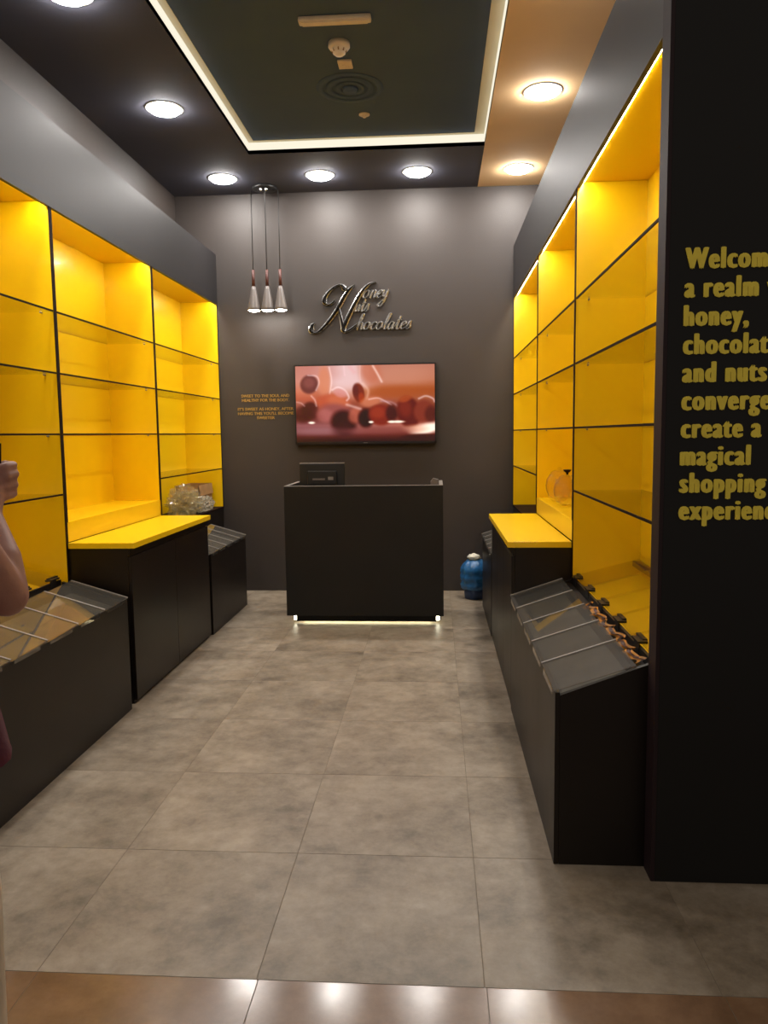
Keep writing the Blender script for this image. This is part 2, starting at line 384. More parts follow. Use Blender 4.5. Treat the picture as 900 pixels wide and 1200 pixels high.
# ------------------------------------------------------------------ sloping bulk bins with acrylic lids
def bin_unit(sd, y0, y1, rear, label, wavy=False):
    d = SIDES[sd]; s, xf, xs, xb = d['s'], d['xf'], d['xs'], d['xb']
    r = root('bulk_bin', (xf, (y0 + y1) / 2, 0), label, 'bin', 'black sloping bulk bins')
    xk = xb - s * .02 if rear is not None else xs - s * .006
    sh = rear
    zf, zm, zr = .59, .695, .785
    def z_at(x): return zf + (zm - zf) * (x - xf) / (xs - xf) if (x - xs) * s <= 0 else zm + (zr - zm) * (x - xs) / (xb - xs)
    prof = [(xf + s * .016, 0), (xk, 0), (xk, z_at(xk) - .012)] + ([(xs, zm - .012)] if rear else []) + [(xf + s * .016, zf - .012)]
    e0, e1 = (y0, y1) if not rear else (y0 + .0, y1)
    if rear:     # the rear half stands inside the shelf bay: its end panels stay between the bay's sides
        p1 = [(xf + s * .016, 0), (xs - s * .005, 0), (xs - s * .005, zm - .010), (xf + s * .016, zf - .012)]
        prism('side_panel', p1, y0, y0 + .018, 'black_laminate', r); prism('side_panel', p1, y1 - .018, y1, 'black_laminate', r)
        box('base_box', xs - s * .001, xk, y0 + .016, y1 - .016, 0, .56, 'black_laminate', sh)
        box('channel', xs - s * .002, xs + s * .0095, y0 + .016, y1 - .016, .5605, zm + .002, 'black_laminate', sh)
    else:
        prism('side_panel', prof, y0, y0 + .018, 'black_laminate', r); prism('side_panel', prof, y1 - .018, y1, 'black_laminate', r)
    box('front_panel', xf, xf + s * .0155, y0, y1, .0, zf - .002, 'black_laminate', r, .001)
    # tray floors under the lids
    xm = xs - s * .055
    quad_slab('tray', [(xf + s * .017, y0 + .02, zf - .05), (xm, y0 + .02, zm - .068), (xm, y1 - .02, zm - .068), (xf + s * .017, y1 - .02, zf - .05)][::s], .01, 'tray_grey', r)
    box('hinge_rail', xm, xs - s * .006, y0 + .019, y1 - .019, zm - .10, zm - .030, 'black_laminate', r)
    if rear:
        quad_slab('rear_tray', [(xs + s * .01, y0 + .02, zm - .06), (xk, y0 + .02, zr - .07), (xk, y1 - .02, zr - .07), (xs + s * .01, y1 - .02, zm - .06)][::s], .01, 'yellow_laminate', sh)
        box('back_rail', xk - s * .035, xk, y0 + .02, y1 - .02, zr - .03, zr - .004, 'wood_stick', sh)
    n = 5; w = (y1 - y0) / n; up = .009
    for i in range(n):
        ya, yb = y0 + i * w + .002, y0 + (i + 1) * w - .002
        xa, xc = xf - s * .006, xm + s * .004
        za, zc = zf + .002, z_at(xm) + .004
        lid = quad_slab('lid', [(xa, ya, za), (xc, ya, zc), (xc, yb, zc + up), (xa, yb, za + up)][::s], .004, 'acrylic', r)
        quad_slab('lid_edge', [(xa, yb - .010, za + up + .0008), (xc, yb - .010, zc + up + .0008), (xc, yb, zc + up + .0012), (xa, yb, za + up + .0012)][::s], .006, 'grey_edge', lid)
        bm = bmesh.new()
        q0, q1 = ya + .01, ya + w * .74
        bbox_into(bm, xa - s * .003, xa, q0, q1, za - .014, za + .002)
        for v in bm.verts:
            if v.co.z > za: v.co.z += up * (v.co.y - ya) / w - .001
        from_bm('lid_lip', bm, 'acrylic', lid)
        if rear:
            xa, xc = xs + s * .012, xk - s * .004
            za, zc = zm + .004, z_at(xk) + .002
            yc, yd = max(ya, y0 + .018), min(yb, y1 - .018)
            rl = quad_slab('rear_lid', [(xa, yc, za), (xc, yc, zc), (xc, yd, zc + up), (xa, yd, za + up)][::s], .004, 'acrylic_clear', sh)
            for hy in (.56,):
                yh = ya + w * hy
                hb = bmesh.new()
                bbox_into(hb, xs - s * .004, xs + s * .030, yh, yh + .085, zm + .010, zm + .018)
                bbox_into(hb, xs - s * .004, xs - s * .0005, yh - .012, yh + .05, zm - .02, zm + .012)
                bbox_into(hb, xs + s * .018, xs + s * .034, yh + .02, yh + .11, zm + .010, zm + .022)
                from_bm('hinge', hb, 'hinge_metal', sh)
    if wavy:     # wavy refracted reflection in the near lids' acrylic, modelled as coloured ribbons
        for mm, ph, wd, off, zz in (('amber_reflection', 0, .016, 0, .012), ('brown_reflection', .6, .010, .008, .018), ('amber_reflection', 1.3, .006, .016, .022)):
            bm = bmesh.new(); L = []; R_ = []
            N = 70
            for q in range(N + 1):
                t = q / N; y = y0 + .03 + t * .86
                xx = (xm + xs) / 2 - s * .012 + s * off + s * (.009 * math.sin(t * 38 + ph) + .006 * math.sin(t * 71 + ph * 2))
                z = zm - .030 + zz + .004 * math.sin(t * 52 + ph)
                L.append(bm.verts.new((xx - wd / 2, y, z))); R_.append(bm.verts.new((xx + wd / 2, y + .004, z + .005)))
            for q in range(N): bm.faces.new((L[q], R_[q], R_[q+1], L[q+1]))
            from_bm('reflection_ribbon', bm, mm, r, True)
    return r
bin_unit('left', 2.455, 3.84, SL, 'black bulk bin with reflective tan acrylic lids at the lower left edge')
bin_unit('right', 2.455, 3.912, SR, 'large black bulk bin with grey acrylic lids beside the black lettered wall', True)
bin_unit('left', 5.345, 6.345, None, 'black bulk bin on the left near the back wall, below the plastic bag')
bin_unit('right', 5.345, 6.345, None, 'black bulk bin on the right near the back wall, behind the yellow counter')

# ------------------------------------------------------------------ cash desk
r = root('cash_desk', (-.535, 5.6, 0), 'black cash desk with glowing light under its base', 'desk')
dx0, dx1, dy0, dy1 = -1.122, .052, 5.6, 6.18
box('front_panel', dx0, dx1, dy0, dy0 + .03, .082, 1.053, 'desk_laminate', r, .0015)
box('side_panel', dx0, dx0 + .03, dy0 + .031, dy1, .082, 1.053, 'desk_laminate', r, .0015)
box('side_panel', dx1 - .03, dx1, dy0 + .031, dy1, .082, 1.053, 'desk_laminate', r, .0015)
box('worktop', dx0 + .031, dx1 - .031, dy0 + .031, dy1 - .05, .93, .96, 'desk_laminate', r)
box('top_trim', dx0 + .0, dx1, dy0 + .001, dy0 + .029, 1.0535, 1.0565, 'grey_edge', r)
box('top_trim', dx0 + .001, dx0 + .029, dy0 + .031, dy1, 1.0535, 1.0565, 'grey_edge', r)
box('top_trim', dx1 - .029, dx1 - .001, dy0 + .031, dy1, 1.0535, 1.0565, 'grey_edge', r)
box('bottom_board', dx0 + .031, dx1 - .031, dy0 + .031, dy1, .084, .10, 'desk_laminate', r)
box('base', dx0 + .10, dx1 - .10, 5.76, dy1 - .06, 0, .0835, 'cream_paint', r)
box('skirt_board', dx0 + .055, dx1 - .055, 5.70, 5.715, .016, .0815, 'desk_laminate', r)
box('light_strip', dx0 + .03, dx1 - .03, 5.728, 5.736, .02, .0815, 'desk_led', r)

# monitor seen from behind
r = root('monitor', (-.872, 5.86, .9605), 'black point-of-sale monitor seen from behind on the cash desk', 'monitor')
def tilt(o, ang, piv):
    o.data.transform(Matrix.Translation(piv - origin(o)) @ Matrix.Rotation(ang, 4, 'X') @ Matrix.Translation(origin(o) - piv))
box('stand_base', -.96, -.78, 5.80, 5.97, .9605, .975, 'black_plastic', r, .003)
box('neck', -.91, -.83, 5.885, 5.915, .9745, 1.06, 'black_plastic', r, .003)
piv = Vector((-.872, 5.88, 1.12))
sh = box('shell', -1.050, -.700, 5.865, 5.90, 1.035, 1.210, 'black_plastic', r, .006)
hb_ = box('rear_housing', -.985, -.76, 5.845, 5.866, 1.05, 1.155, 'black_plastic', sh, .006)
te = box('top_edge', -1.048, -.702, 5.863, 5.902, 1.2105, 1.216, 'grey_edge', sh, .001)
pl = box('label_plate', -.825, -.785, 5.8435, 5.8455, 1.085, 1.11, 'grey_edge', hb_)
ve = box('vent', -.945, -.85, 5.8435, 5.8455, 1.085, 1.098, 'lead_grey', hb_)
# small card reader at the right end
r = root('card_reader', (-.005, 5.80, .9605), 'small grey card reader at the right end of the cash desk', 'card reader')
prism('body', [(-.045, .9605), (.018, .9605), (.018, 1.085), (-.02, 1.095), (-.04, 1.07)], 5.77, 5.85, 'lead_grey', r)
box('keypad', -.036, .010, 5.765, 5.7695, 1.0, 1.05, 'black_plastic', r)

# ------------------------------------------------------------------ television
tv = root('television', (-.628, YB - .03, 1.35), 'wall-mounted flat television showing a close-up of falling hazelnuts', 'television')
tx0, tx1, tz0, tz1 = -1.258, .006, 1.346, 2.052
box('housing', tx0, tx1, YB - .055, YB - .005, tz0, tz1, 'bezel', tv, .004)
boxes('frame', [(tx0, tx1, YB - .06, YB - .0555, tz1 - .012, tz1), (tx0, tx1, YB - .06, YB - .0555, tz0, tz0 + .02),
                (tx0, tx0 + .012, YB - .06, YB - .0555, tz0, tz1), (tx1 - .012, tx1, YB - .06, YB - .0555, tz0, tz1)], 'bezel', tv)
box('logo_plate', -.645, -.605, YB - .0612, YB - .0602, tz0 + .006, tz0 + .012, 'lead_grey', tv)
# picture painted on the screen, in 812 x 460 units
NX, NY = 232, 131
gx, gy = np.meshgrid(np.linspace(0, 812, NX), np.linspace(0, 460, NY))
def hexc(r_, g_, b_): return np.array([r_, g_, b_], float) / 255
img = np.zeros((NY, NX, 3))
ys = [0, 90, 150, 200, 300, 360, 420, 460]
lc = [(190,120,105),(205,135,120),(205,120,95),(190,95,70),(105,40,35),(150,90,95),(110,50,50),(60,20,22)]
rc = [(185,120,100),(190,115,85),(170,85,40),(165,90,60),(110,45,35),(190,110,90),(120,50,40),(60,18,12)]
for c in range(3):
    l_ = np.interp(gy, ys, [q[c] for q in lc]); r_ = np.interp(gy, ys, [q[c] for q in rc])
    img[..., c] = (l_ + (r_ - l_) * (gx / 812)) / 255
def blob(cx, cy, rx, ry, ang, col, soft=.25, al=1.0):
    global img
    a = math.radians(ang); dx, dy = gx - cx, gy - cy
    u = (dx * math.cos(a) + dy * math.sin(a)) / rx; v = (-dx * math.sin(a) + dy * math.cos(a)) / ry
    q = np.sqrt(u * u + v * v); k = np.clip((1 + soft - q) / (2 * soft), 0, 1); k = k * k * (3 - 2 * k) * al
    img = img * (1 - k[..., None]) + np.array(col, float) / 255 * k[..., None]
def streak(pts, wd, col, al=.9):
    global img
    al *= .55
    P = smooth_line(pts, 8); dmin = np.full(gx.shape, 1e9)
    for p, q in zip(P, P[1:]):
        d = q - p; L2 = max(d @ d, 1e-6); t = np.clip(((gx - p[0]) * d[0] + (gy - p[1]) * d[1]) / L2, 0, 1)
        dmin = np.minimum(dmin, np.hypot(gx - p[0] - t * d[0], gy - p[1] - t * d[1]))
    k = np.exp(-(dmin / wd) ** 2) * al
    img = img * (1 - k[..., None]) + np.array(col, float) / 255 * k[..., None]
blob(300, 60, 150, 110, 0, (225,190,190), .6, .9); blob(130, 40, 120, 60, 0, (200,130,120), .6, .6)
blob(620, 60, 180, 60, 0, (200,135,110), .7, .6); blob(600, 160, 200, 35, 0, (175,85,30), .6, .6)
blob(170, 90, 35, 90, 0, (215,130,95), .4, .8); blob(440, 40, 60, 80, -20, (195,105,75), .5, .7)
streak([(200,10),(212,90),(200,170)], 5, (255,225,220)); streak([(285,0),(290,60)], 5, (240,200,205), .7)
streak([(380,0),(378,60),(385,110)], 5, (240,190,180), .7); streak([(455,5),(480,50),(505,100)], 7, (255,240,235))
streak([(320,10),(345,40)], 14, (225,150,150), .6)
blob(80, 110, 52, 56, 15, (120,62,60), .18); blob(80, 100, 34, 32, 0, (150,85,80), .5, .7)
streak([(75,55),(125,62),(138,100),(120,145)], 5, (250,220,220), .8)
blob(215, 225, 95, 55, 0, (195,90,60), .3); blob(245, 215, 60, 40, 20, (205,110,75), .5, .8)
blob(20, 250, 45, 40, 0, (170,100,85), .4, .8); blob(80, 270, 48, 55, 25, (95,38,35), .25); blob(40, 290, 50, 50, 0, (85,32,30), .4, .8)
streak([(92,180),(112,205),(120,240)], 6, (250,215,210), .8); streak([(0,215),(30,222),(50,240)], 5, (240,200,195), .7)
streak([(215,145),(250,130),(290,150),(312,190),(300,210)], 6, (255,232,235)); blob(262, 165, 38, 25, 20, (215,140,135), .4, .7)
blob(370, 165, 33, 58, -8, (135,50,25), .2); blob(352, 150, 18, 36, 0, (110,42,40), .4, .8); blob(385, 195, 16, 30, 0, (185,70,20), .4, .7)
streak([(395,110),(425,150),(418,200)], 9, (245,200,180), .7)
blob(240, 290, 110, 60, 10, (160,85,80), .35); blob(170, 300, 50, 40, 0, (190,110,105), .4, .6)
blob(280, 340, 75, 70, 20, (70,22,22), .3); blob(350, 300, 40, 50, 25, (205,110,85), .4, .7)
streak([(300,235),(345,250),(380,262)], 9, (255,225,220), .8)
blob(440, 220, 60, 30, -10, (215,130,95), .4, .7); blob(410, 320, 45, 55, 0, (60,18,16), .35)
streak([(430,205),(480,198),(520,215),(560,240)], 5, (250,220,225), .8); streak([(500,215),(560,225),(600,250)], 8, (200,165,185), .7)
blob(497, 300, 72, 62, 10, (140,45,28), .22); blob(480, 285, 40, 34, 0, (165,62,38), .5, .8); blob(560, 290, 32, 50, 0, (75,22,20), .4, .8)
blob(660, 285, 66, 95, -12, (110,32,22), .18); blob(640, 260, 36, 52, -12, (140,50,34), .5, .8); blob(640, 205, 40, 18, -15, (190,90,40), .5, .7)
blob(745, 280, 55, 66, 15, (140,58,42), .25); blob(790, 300, 36, 50, 0, (95,34,28), .4, .8)
streak([(720,205),(760,190),(800,205),(812,225)], 6, (245,225,235), .9)
for cx, w_ in ((90, 18), (440, 14), (560, 22), (600, 34)): blob(cx, 342, w_, 7, 0, (255,235,215), .6)
blob(150, 395, 200, 22, 0, (170,120,125), .7, .6); blob(280, 390, 60, 40, 0, (85,35,38), .7, .7)
blob(770, 385, 90, 30, -12, (255,235,215), .5); blob(700, 385, 60, 22, 0, (235,170,140), .7, .7); blob(480, 395, 180, 18, 0, (150,80,75), .7, .6)
blob(740, 440, 120, 22, 0, (70,22,14), .4, .9)
img = np.clip((img - .5) * 1.22 + .47, 0, 1)
img = np.clip(img.mean(-1, keepdims=True) + (img - img.mean(-1, keepdims=True)) * .86, 0, 1)
lin = np.where(img <= .04045, img / 12.92, ((img + .055) / 1.055) ** 2.4)
sx0, sx1, sz0, sz1 = tx0 + .012, tx1 - .012, tz0 + .02, tz1 - .012
vs = [(sx0 + (sx1 - sx0) * i / (NX - 1), YB - .0575, sz1 - (sz1 - sz0) * j / (NY - 1)) for j in range(NY) for i in range(NX)]
fs = [(j*NX + i, (j+1)*NX + i, (j+1)*NX + i + 1, j*NX + i + 1) for j in range(NY - 1) for i in range(NX - 1)]
me = bpy.data.meshes.new('screen'); me.from_pydata(vs, [], fs)
ca = me.color_attributes.new('picture', 'FLOAT_COLOR', 'POINT')
buf = np.ones((NX * NY, 4), np.float32); buf[:, :3] = lin.reshape(-1, 3); ca.data.foreach_set('color', buf.ravel())
m = bpy.data.materials.new('screen_picture'); m.use_nodes = True; MATS['screen_picture'] = m
nt = m.node_tree; b = nt.nodes['Principled BSDF']; at = nt.nodes.new('ShaderNodeAttribute'); at.attribute_name = 'picture'
b.inputs['Base Color'].default_value = (.01, .01, .01, 1); b.inputs['Roughness'].default_value = .25
nt.links.new(at.outputs['Color'], b.inputs['Emission Color']); b.inputs['Emission Strength'].default_value = 1.08
link('screen', me, 'screen_picture', tv)

# ------------------------------------------------------------------ chrome script sign
K = .001192                    # metres per drawing unit
SX, SZ = -1.150, 2.845         # drawing origin on the wall
sg = root('wall_sign', (SX + 450 * K, YB, SZ - 430 * K), 'chrome script wall sign reading Honey Nuts Chocolates above the television', 'sign')
def ribbon_into(bm, pts, width, th, nib=None):
    """calligraphic stroke: pts in drawing units, ridge-shaped cross-section standing off the wall"""
    P = [Vector((SX + p[0] * K, 0, SZ - p[1] * K)) for p in pts]; prev = None; n = len(P)
    for i, p in enumerate(P):
        d = (P[min(i+1, n-1)] - P[max(i-1, 0)]); d = d.normalized() if d.length > 1e-9 else Vector((1, 0, 0))
        nrm = Vector((-d.z, 0, d.x))
        w = width(i / (n - 1), d) * K / 2
        y = YB - .004
        row = [bm.verts.new(p + nrm * w + Vector((0, y, 0))), bm.verts.new(p + nrm * w + Vector((0, y - th * .55, 0))),
               bm.verts.new(p + Vector((0, y - th, 0))), bm.verts.new(p - nrm * w + Vector((0, y - th * .55, 0))), bm.verts.new(p - nrm * w + Vector((0, y, 0)))]
        if prev:
            for k in range(4): bm.faces.new((prev[k], row[k], row[k+1], prev[k+1]))
        else: bm.faces.new(row)
        prev = row
    bm.faces.new(prev[::-1])
nibdir = Vector((1, 0, .12)).normalized()
def pen(lo, hi):
    def f(t, d):
        k = abs(d.cross(nibdir).length) ** 2
        return (lo + (hi - lo) * k) * min(1, .45 + 6 * min(t, 1 - t))
    return f
big = [([(228,188),(205,212),(172,224),(148,208),(150,172),(180,130),(222,96),(262,82),(288,98),(300,118),(330,118)], pen(10, 40)),
       ([(372,84),(338,112),(300,160),(252,240),(205,308),(150,372),(95,420),(55,424),(42,398),(52,372),(72,354)], pen(12, 46)),
       ([(534,72),(500,74),(462,96),(415,150),(368,228),(330,300),(300,362),(284,402),(300,424),(340,404),(388,368)], pen(12, 44)),
       ([(250,236),(258,280),(268,330),(280,392)], lambda t, d: 14 + 16 * t)]
for pts, wd in big:
    bm = bmesh.new(); ribbon_into(bm, smooth_line(pts, 8), wd, .026); o = from_bm('initial_stroke', bm, 'silver', sg)
    bm = bmesh.new(); ribbon_into(bm, smooth_line(pts, 8), lambda t, d, wd=wd: max(0, wd(t, d) - 6) * .82, .036); from_bm('black_face', bm, 'black_gloss', o)
GL = {'o': ([(.05,.4),(.15,.8),(.45,1),(.75,.8),(.75,.3),(.45,0),(.12,.15),(.06,.5),(.3,.95),(.6,.92),(1,.85)], 1.0),
 'n': ([(0,.7),(.15,1),(.22,.7),(.2,0),(.25,.5),(.5,.95),(.7,.9),(.75,.4),(.8,.05),(1,.2)], 1.0),
 'e': ([(0,.3),(.4,.55),(.65,.8),(.5,1),(.2,.8),(.12,.3),(.4,0),(.8,.25)], .82),
 'y': ([(0,.8),(.1,1),(.15,.5),(.3,.15),(.55,.3),(.75,1),(.7,.2),(.55,-.7),(.2,-1.15),(-.1,-.9),(.25,-.45),(.9,.2)], .95),
 'u': ([(0,.7),(.12,1),(.12,.3),(.3,0),(.6,.3),(.72,1),(.72,.3),(.85,0),(1,.2)], 1.0),
 't': ([(0,.3),(.3,1),(.42,1.75),(.32,.6),(.35,.1),(.55,0),(.75,.2)], .75),
 's': ([(0,.1),(.3,.7),(.42,1.1),(.5,.7),(.62,.3),(.4,0),(.1,.1)], .75),
 'h': ([(0,.3),(.35,1.2),(.52,2),(.36,2.1),(.25,1.4),(.18,0),(.25,.5),(.5,.95),(.7,.85),(.72,.3),(.8,.02),(1,.2)], 1.0),
 'c': ([(.7,.8),(.5,1),(.2,.85),(.08,.4),(.3,0),(.75,.2)], .78),
 'l': ([(0,.2),(.35,1),(.52,2),(.36,2.1),(.22,1.2),(.2,.2),(.35,0),(.6,.2)], .62),
 'a': ([(.7,.8),(.45,1),(.15,.7),(.1,.2),(.35,0),(.65,.4),(.72,.95),(.72,.2),(.85,0),(1,.2)], 1.0)}
def script(word, x, base, xh, wx, rise=0.0):
    for ch in word:
        g, adv = GL[ch]; bm = bmesh.new()
        f = lambda q: (x + q[0] * wx + q[1] * xh * .36, base - q[1] * xh - rise * (x + q[0] * wx))
        ribbon_into(bm, smooth_line([f(q) for q in g], 5), pen(8, 17), .020)
        if ch == 't': ribbon_into(bm, smooth_line([f((.05, 1.15)), f((.4, 1.2)), f((.75, 1.25))], 3), pen(8, 9), .022)
        from_bm('letter', bm, 'silver', sg); x += adv * wx
script('oney', 425, 182, 56, 50)
script('uts', 362, 278, 50, 42)
script('hocolates', 372, 412, 54, 53)

# ------------------------------------------------------------------ lettering
def text_mesh(txt, size, bold, ext, sx=1.0, spacing=1.0):
    cu = bpy.data.curves.new('lettering', 'FONT'); cu.body = txt; cu.size = size; cu.offset = bold; cu.extrude = ext
    cu.space_character = spacing; cu.resolution_u = 3
    o = bpy.data.objects.new('tmp', cu); COL.objects.link(o)
    dg = bpy.context.evaluated_depsgraph_get(); dg.update()
    me = bpy.data.meshes.new_from_object(o.evaluated_get(dg))
    bpy.data.objects.remove(o); bpy.data.curves.remove(cu)
    me.transform(Matrix.Diagonal((sx, 1, 1, 1))); return me
def heavy(me, k):
    """heavy face: overlapping shifted copies"""
    bm = bmesh.new()
    for i, (dx, dy) in enumerate(((-1, 0), (-.5, .3), (0, -.3), (.5, .3), (1, 0))):
        t = me.copy(); t.transform(Matrix.Translation((dx * k, dy * k, .00012 * i))); bm.from_mesh(t); bpy.data.meshes.remove(t)
    bm.to_mesh(me); bm.free(); return me
def letters(txt, x, z, height, y, m, parent, bold, sx, spacing):
    """one part for each letter, set along a baseline on a wall facing -y"""
    x0 = None
    for i, ch in enumerate(txt):
        full = text_mesh(txt[:i + 1], height / .72, 0, .0015, sx, spacing)
        if ch == ' ': bpy.data.meshes.remove(full); continue
        right = max(v.co.x for v in full.vertices)
        if x0 is None: x0 = min(v.co.x for v in full.vertices)
        bpy.data.meshes.remove(full)
        me = text_mesh(ch, height / .72, 0, .0015, sx, spacing); me.name = 'letter'
        own = max(v.co.x for v in me.vertices); heavy(me, bold * height)
        me.transform(Matrix.Translation((x - x0 + right - own, y - .002, z)) @ Matrix.Rotation(PI / 2, 4, 'X'))
        link('letter', me, m, parent)
def wall_text(txt, x, z, height, y, m, parent, bold=0, sx=1.0, align='l', width=None, spacing=1.0):
    """height = cap height; text stands on a wall facing -y with its baseline at z"""
    me = text_mesh(txt, height / .72, 0, .0015, sx, spacing); me.name = 'text_line'
    if bold: me = heavy(me, bold * height)
    xs_ = [v.co.x for v in me.vertices]; w = max(xs_) - min(xs_)
    if width: me.transform(Matrix.Diagonal((width / w, 1, 1, 1))); w = width
    x0 = min(v.co.x for v in me.vertices)
    dx = x - x0 - (w / 2 if align == 'c' else 0)
    me.transform(Matrix.Translation((dx, y - .002, z)) @ Matrix.Rotation(PI / 2, 4, 'X'))
    return link('text_line', me, m, parent)
wl = root('wall_lettering', (.95, YF, 1.15), 'yellow bold wall lettering, Welcome to a realm, on the black front wall', 'lettering')
lines = ['Welcome to', 'a realm where', 'honey,', 'chocolates,', 'and nuts', 'converge to', 'create a truly', 'magical', 'shopping', 'experience']
for i, t in enumerate(lines):
    letters(t, .737, 1.902 - i * .0823, .0615, YF, 'letter_yellow', wl, .078, .655, 1.24)
gl = root('wall_quote', (-1.54, YB, 1.57), 'small gold capital lettering on the back wall left of the television', 'lettering')
for t, z, w in (('SWEET TO THE SOUL AND', 1.776, .44), ('HEALTHY FOR THE BODY.', 1.737, .43), ("IT'S SWEET AS HONEY, AFTER", 1.658, .51), ("HAVING THIS YOU'LL BECOME", 1.618, .51), ('SWEETER', 1.579, .165)):
    wall_text(t, -1.535, z, .026, YB, 'letter_gold', gl, bold=.02, align='c', width=w)

# ------------------------------------------------------------------ ceiling downlights
def downlight(x, y, zc, label):
    r = root('ceiling_downlight', (x, y, zc), label, 'ceiling light', 'round ceiling downlights')
    lathe('trim_ring', [(.100, 0), (.122, 0), (.123, -.003), (.118, -.005), (.106, -.005), (.100, -.004), (.100, 0)], (x, y, zc), 'white_trim', r, 40)
    lathe('lens', [(.1005, -.003), (.098, -.012), (.088, -.021), (.06, -.028), (.02, -.031), (0, -.0315)], (x, y, zc), 'downlight_lens', r, 36)
for y, l in ((6.492, 'round ceiling downlight in the back left corner, leftmost of the back row'), (5.116, 'round ceiling downlight on the left dark ceiling, second from the back wall'),
             (3.79, 'round ceiling downlight at the upper left edge, cut by the frame'), (2.45, 'round ceiling downlight on the left near the shop front')):
    downlight(-1.744, y, ZC, l)
downlight(-.935, 6.493, ZC, 'round ceiling downlight in the back row beside the hanging pendants')
downlight(-.137, 6.493, ZC, 'round ceiling downlight in the back row above the right end of the television')
for y, l in ((6.498, 'round ceiling downlight on the tan panel, nearest the back wall'), (5.088, 'round ceiling downlight on the tan panel, second from the back wall'),
             (3.68, 'round ceiling downlight on the tan panel, third from the back wall')):
    downlight(.679, y, ZC - .002, l)

# ------------------------------------------------------------------ fittings on the raised ceiling
f_ = (ZU - 1.43) / 2.25
r = root('emergency_light', (-.533 * f_, 4.378 * f_, ZU), 'long pale batten fitting on the raised ceiling', 'light fitting')
cx, cy = -.533 * f_, 4.378 * f_
box('body', cx - .195, cx + .195, cy - .028, cy + .028, ZU - .03, ZU - .0005, 'white_plastic', r, .012)
box('diffuser', cx - .175, cx + .175, cy - .02, cy + .02, ZU - .034, ZU - .0301, 'white_plastic', r, .001)
c = (-.544 * f_, 4.66 * f_, ZU)
r = root('smoke_detector', c, 'round pale smoke detector on the raised ceiling', 'smoke detector')
lathe('base', [(0, -.0005), (.062, -.0005), (.062, -.022), (.054, -.032), (0, -.032)], c, 'white_plastic', r)
lathe('sensor_head', [(.045, -.0321), (.042, -.044), (.036, -.046), (.036, -.056), (.024, -.066), (0, -.067)], c, 'white_plastic', r)
for q in range(8):
    t = q * PI / 4
    tube('slot', [(c[0] + .042 * math.cos(t), c[1] + .042 * math.sin(t), c[2] - .038), (c[0] + .037 * math.cos(t), c[1] + .037 * math.sin(t), c[2] - .052)], .004, 'cardboard', r, 6)
c = (-.537 * f_, 4.90 * f_, ZU)
r = root('call_point', c, 'small square pale plate behind the smoke detector', 'ceiling plate')
box('plate', c[0] - .042, c[0] + .042, c[1] - .05, c[1] + .05, ZU - .014, ZU - .0005, 'white_plastic', r, .004)
box('button', c[0] - .018, c[0] + .018, c[1] - .02, c[1] + .02, ZU - .019, ZU - .0141, 'white_plastic', r, .001)
c = (-.49 * f_, 5.66 * f_, ZU)
r = root('sprinkler_cover', c, 'tiny round pale sprinkler cover near the back of the raised ceiling', 'sprinkler')
lathe('plate', [(0, -.0005), (.038, -.0005), (.038, -.006), (.030, -.010), (0, -.010)], c, 'white_plastic', r)
lathe('nozzle', [(.012, -.0101), (.012, -.022), (.004, -.026), (0, -.026)], c, 'white_plastic', r, 16)
c = (-.546 * f_, 5.24 * f_, ZU)
r = root('round_air_diffuser', c, 'dark round air diffuser on the raised ceiling, barely visible', 'air vent')
for q, (r0, r1) in enumerate(((.215, .175), (.155, .115), (.095, .055))):
    lathe('ring', [(r1, -.001), (r0, -.0005), (r0, -.004), (r1, -.007), (r1, -.001)], c, 'upper_ceiling_paint', r, 40)
lathe('hub', [(0, -.0005), (.05, -.0005), (.045, -.02), (0, -.026)], c, 'upper_ceiling_paint', r, 24)

# ------------------------------------------------------------------ triple pendant
PY = 6.75
pd = root('pendant_cluster', (-1.452, PY, ZC), 'cluster of three grey cone pendant lamps hanging in the back left corner', 'pendant lamp')
can = lathe('canopy', [(0, -.0005), (.105, -.0005), (.105, -.018), (.098, -.024), (0, -.024)], (-1.452, PY, ZC), 'black_plastic', pd)
for dx in (-.022, .022):
    lathe('chrome_screw', [(.011, -.0241), (.011, -.042), (.006, -.05), (0, -.05)], (-1.452 + dx, PY - .05, ZC), 'chrome', can, 12)
for px, cx in ((-1.572, -1.52), (-1.452, -1.452), (-1.336, -1.386)):
    tube('cord', [(cx, PY, ZC - .024), (px, PY, ZC - .03), (px, PY, 2.86)], .0035, 'black_plastic', pd, 6)
    tube('wood_stem', [(px, PY, 2.86), (px, PY, 2.715)], .013, 'wood_stick', pd, 12)
    sh = lathe('cone_shade', [(0, 2.72), (.015, 2.72), (.024, 2.69), (.038, 2.62), (.054, 2.54), (.058, 2.515), (.055, 2.514), (.050, 2.545), (.034, 2.62), (.02, 2.68), (0, 2.69)], (px, PY, 0), 'lead_grey', pd, 28)
    lathe('bulb', [(0, 2.528), (.049, 2.526), (.052, 2.517), (.03, 2.508), (0, 2.505)], (px, PY, 0), 'pendant_lamp', sh, 20)

